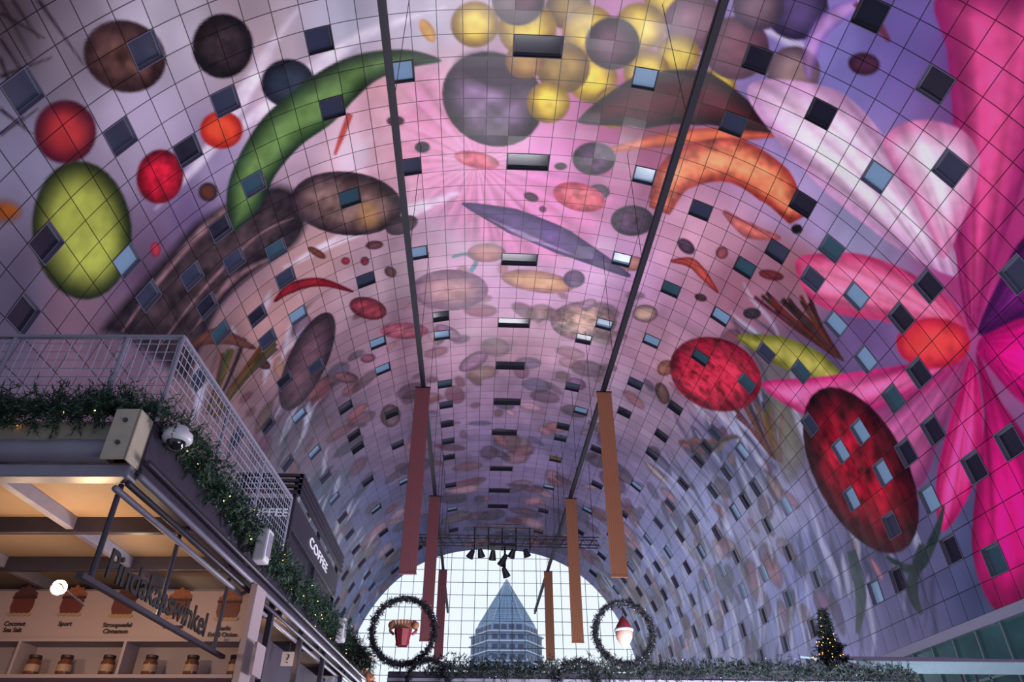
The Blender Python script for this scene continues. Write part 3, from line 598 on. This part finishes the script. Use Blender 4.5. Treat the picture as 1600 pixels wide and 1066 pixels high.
# ---------------------------------------------------------------- central stall
cs=empty('market_stall',(0,0,0),label='low market stall with dark flat roof edge',category='market stall')
MB().box(-1.9,9.9,16.9,21,4.12,4.36).obj('roof',mat('roof_edge',(46,40,58),.5),parent=cs,bevel=.02)
MB().box(-1.9,9.9,16.86,16.9,4.16,4.22).obj('gutter',m_st,parent=cs)
for x in (-1.6,3.6,9.6):
    for y in (17.1,20.8): MB().box(x-.06,x+.06,y-.06,y+.06,0,4.12).obj('post',m_dk,parent=cs)
MB().box(-1.5,8.9,17.3,20.5,0,1.0).obj('counter',m_cr,parent=cs,bevel=.02)
garland('fir_garland',[(-1.0,16.85,4.42),(2,16.85,4.4),(5,16.85,4.42),(7.6,16.85,4.42),(9.9,16.9,4.36)],200,.09,m_fir2,'dark fir garland with lights along roof edge',m_bulbb,50,twig=.2,nl=.08,nw=.01)
def wpt(px,py,y):
    d=rays([(px,py)])[0]; return CAM+d*(y/d[1])
def wreath(cx,cz,r,y,pole=True):
    pts=[(cx+r*math.cos(t),y,cz+r*math.sin(t)) for t in np.linspace(0,2*math.pi,33)]
    o=garland('ring_wreath',pts,300,.026,m_ring,'round dark fir wreath ring with tiny lights',m_bulbb,90,cat='wreath',twig=.08,nl=.05,nw=.008,per=10,bs=.009,core=.045)
    MB().cyl((cx,y,cz-r),(cx,y+.05,min(cz-r-.01,4.3)),.02,6).obj('support_post',m_dk,parent=o); return o
c1=wpt(630,986,16.8); c2=wpt(975,989,16.8)
wreath(c1[0],c1[2],.7,16.8); wreath(c2[0],c2[2],.66,16.8)
m_red=mat('red_ornament',(120,28,44),.5,noise=.1); m_gold=mat('gold_brown',(140,88,62),.5,noise=.3,nscale=20); m_face=mat('pale_face',(190,142,132),.5); m_wht=mat('white_trim',(190,185,200),.7)
x,z=c1[0],c1[2]
o=MB().lathe([(0,-.32),(.13,-.32),(.2,.02),(.0,.02)],(0,0,0),n=8).obj('cup_ornament',m_red,label='red cup ornament with brown sticks inside wreath',category='ornament'); o.location=(x,16.8,z)
for i in range(7):
    ch=MB().box(-.03,.03,-.03,.03,0,.24).obj('stick',m_gold,parent=o); ch.location=((i-3)*.05,0,0); ch.rotation_euler=(0,(i-3)*.12,0)
for s_ in (-1,1):
    ch=MB().lathe([(0,-.1),(.07,-.06),(.09,0),(.07,.06),(0,.1)],n=12).obj('side_curl',m_gold,parent=o,smooth=True); ch.location=(s_*.26,0,.12)
    MB().path([(s_*.26,0,.12),(s_*.3,0,.0),(s_*.2,0,-.08)],.03,8).obj('arm',m_red,parent=o)
MB().cyl((0,0,.24),(0,0,.66),.006,5).obj('wire',m_dk,parent=o)
x,z=c2[0],c2[2]
o=MB().lathe([(0,-.25),(.12,-.22),(.18,-.12),(.2,0),(.16,.06),(0,.06)],n=16).obj('gnome_ornament',m_face,smooth=True,label='gnome ornament with pointed red hat inside wreath',category='ornament'); o.location=(x,16.8,z)
MB().lathe([(.2,.04),(.19,.1),(.12,.22),(.05,.33),(0,.38)],n=16).obj('hat',m_red,parent=o,smooth=True); MB().lathe([(.2,.02),(.225,.05),(.2,.09),(.15,.09)],n=16).obj('hat_brim',m_wht,parent=o,smooth=True)
MB().lathe([(0,-.36),(.05,-.32),(.13,-.2),(.17,-.12),(.1,-.1)],n=14).obj('beard',m_wht,parent=o,smooth=True)
MB().cyl((0,0,.36),(0,0,.62),.006,5).obj('wire',m_dk,parent=o)
for (px,py,r) in ((668,1064,.42),(905,1066,.42)):
    c=wpt(px,py,16.7); pts=[(c[0]+r*math.cos(t),16.7,c[2]+r*math.sin(t)) for t in np.linspace(0,2*math.pi,33)]
    o=garland('ring_wreath',pts,300,.022,m_ring,'round dark fir wreath ring hanging on roof edge',m_bulbb,40,cat='wreath',twig=.07,nl=.05,nw=.008,per=10,bs=.008)
    MB().cyl((c[0],16.7,c[2]+r),(c[0],16.88,4.2),.012,6).obj('hook',m_dk,parent=o)
# christmas tree
c=wpt(1306,1050,18.0); tx,ty,tz=c
pts=[]
for i in range(1000):
    h=rng.random()**1.3; a=rng.uniform(0,6.28); r=(1-h)*.56*(.75+.25*math.sin(h*30))*rng.uniform(.6,1); pts.append((r*math.cos(a),r*math.sin(a),.12+h*1.5))
o=needles(pts,.02,.14,14,.07,.009).obj('foliage',m_fir2)
tr2=empty('christmas_tree',(tx,ty,4.37),label='small dark christmas tree with warm lights on roof',category='christmas tree'); o.parent=tr2
MB().cyl((0,0,0),(0,0,1.5),.04,8,.01).obj('trunk',m_dk,parent=tr2); MB().lathe([(0,0),(.16,0),(.2,.16),(0,.16)],n=14).obj('pot',m_red,parent=tr2)
b=MB()
for p in pts[::11]: b.lathe([(0,-.012),(.012,0),(0,.012)],(p[0]*1.15,p[1]*1.15,p[2]+.05),n=5)
b.obj('fairy_lights',m_bulb,parent=tr2,kind='stuff')
# right stalls
m_aw=mat('pale_awning',(150,178,192),.6,noise=.05)
for k,(x0,x1,yy) in enumerate(((10.3,15.3,20.0),(15.7,21.5,20.2))):
    s_=empty('market_stall',(0,0,0),label='market stall with pale blue-grey canopy roof',category='market stall',group='canopy stalls')
    b=MB(); b.poly([(x0,yy,5.15),(x1,yy,5.15),(x1,yy+3.5,5.9),(x0,yy+3.5,5.9)],ext=(0,0,.06)); b.obj('canopy',m_aw,parent=s_); MB().box(x0,x1,yy-.04,yy,4.9,5.21).obj('valance',m_aw,parent=s_,bevel=.01)
    for x in (x0+.1,x1-.1):
        for y,h in ((yy+.1,5.15),(yy+3.3,5.85)): MB().cyl((x,y,0),(x,y,h),.05,8).obj('post',m_dk,parent=s_)
    MB().box(x0+.3,x1-.3,yy+.3,yy+2.8,0,1).obj('counter',m_cr,parent=s_,bevel=.02)
# ---------------------------------------------------------------- outside tower
m_roof=mat('slate_roof',(92,122,156),.5,noise=.15,nscale=.5); m_bat=mat('roof_batten',(150,168,190),.5); m_body=mat('tower_wall',(112,134,166),.6,noise=.1,nscale=.4)
MB().box(-120,140,112,330,-.3,-.1).obj('ground',m_floor,kind='structure')
tw=empty('tower_building',(8.3,200,0),label='blue-grey tower with steep pointed pyramid roof',category='building')
RP=[(0,57.6),(1.9,54.4),(4.3,50.6),(7.6,45.2)]
MB().lathe(RP,n=6).obj('pyramid_roof',m_roof,parent=tw)
b=MB()
for z in np.arange(45.8,57,1.1):
    r=np.interp(z,[45.2,50.6,54.4,57.6],[7.6,4.3,1.9,0])+.06
    for i in range(6):
        a0,a1=i*math.pi/3,(i+1)*math.pi/3; b.cyl((r*math.cos(a0),r*math.sin(a0),z),(r*math.cos(a1),r*math.sin(a1),z),.06,4)
for i in range(6):
    a0=i*math.pi/3; a1=a0+math.pi/3
    for t in (0,.2,.4,.6,.8):
        def pp(r,z): return ((r*(math.cos(a0)*(1-t)+math.cos(a1)*t)),(r*(math.sin(a0)*(1-t)+math.sin(a1)*t)),z)
        b.path([pp(r+.05,z) for r,z in RP],.07 if t else .13,4)
b.obj('roof_battens',m_bat,parent=tw)
MB().lathe([(7.6,45.2),(8.4,44.2),(8.4,42.6),(9.5,42.0),(9.5,0)],n=6).obj('tower_body',m_body,parent=tw)
m_tw=mat('tower_window',(46,62,96),.2); m_bw=mat('balcony_white',(185,196,215),.6)
for z in (42.0,39.6,37.2,34.8): MB().lathe([(9.4,z),(10.1,z),(10.1,z+.3),(9.4,z+.3)],n=6).obj('balcony',m_bw,parent=tw)
for z,rr in ((42.9,8.45),(40.3,9.55),(37.9,9.55),(35.5,9.55)):
    for fi in range(3,6):
        a0=math.pi/3*fi; a1=a0+math.pi/3
        for t in (.15,.38,.62,.85):
            p=Vector((rr*(math.cos(a0)*(1-t)+math.cos(a1)*t),rr*(math.sin(a0)*(1-t)+math.sin(a1)*t),z))
            w=MB().box(-.7,.7,-.08,.08,0,1.15).obj('tower_window',m_tw,parent=tw); w.location=p; w.rotation_euler=(0,0,(a0+a1)/2+math.pi/2)
c=wpt(575,1052,40)
b=MB(); b.path([(c[0]-1.5,40,c[2]),(c[0]-.1,40,c[2]),(c[0]+.25,40,c[2]-.4),(c[0]+.25,40,0)],.22,12); b.obj('ventilation_duct',mat('orange_duct',(185,118,84),.5),label='bent orange ventilation duct rising between stalls',category='duct',smooth=True)
# ---------------------------------------------------------------- light
w=bpy.data.worlds.new('overcast_sky'); S.world=w; w.use_nodes=True; bgN=w.node_tree.nodes['Background']; bgN.inputs[0].default_value=(.84,.91,1.0,1); bgN.inputs[1].default_value=1.12
def area(loc,size,e,col,rot=(math.pi,0,0)):
    d=bpy.data.lights.new('unseen_fill','AREA'); d.shape='RECTANGLE'; d.size=size[0]; d.size_y=size[1]; d.energy=e; d.color=col  # upward fill added out of view to brighten the vault
    o=bpy.data.objects.new('unseen_fill',d); COL.objects.link(o); o.location=loc; o.rotation_euler=rot
for y,e in ((2,900),(13,3000),(27,3600),(42,3400),(60,3000),(80,2500),(100,2000)):
    area((6 if y<20 else 3,y,1.3),(8,4),e,(.95,.92,1))
print('WINDOWS',NW,'L',L,'grid',nU,nV)
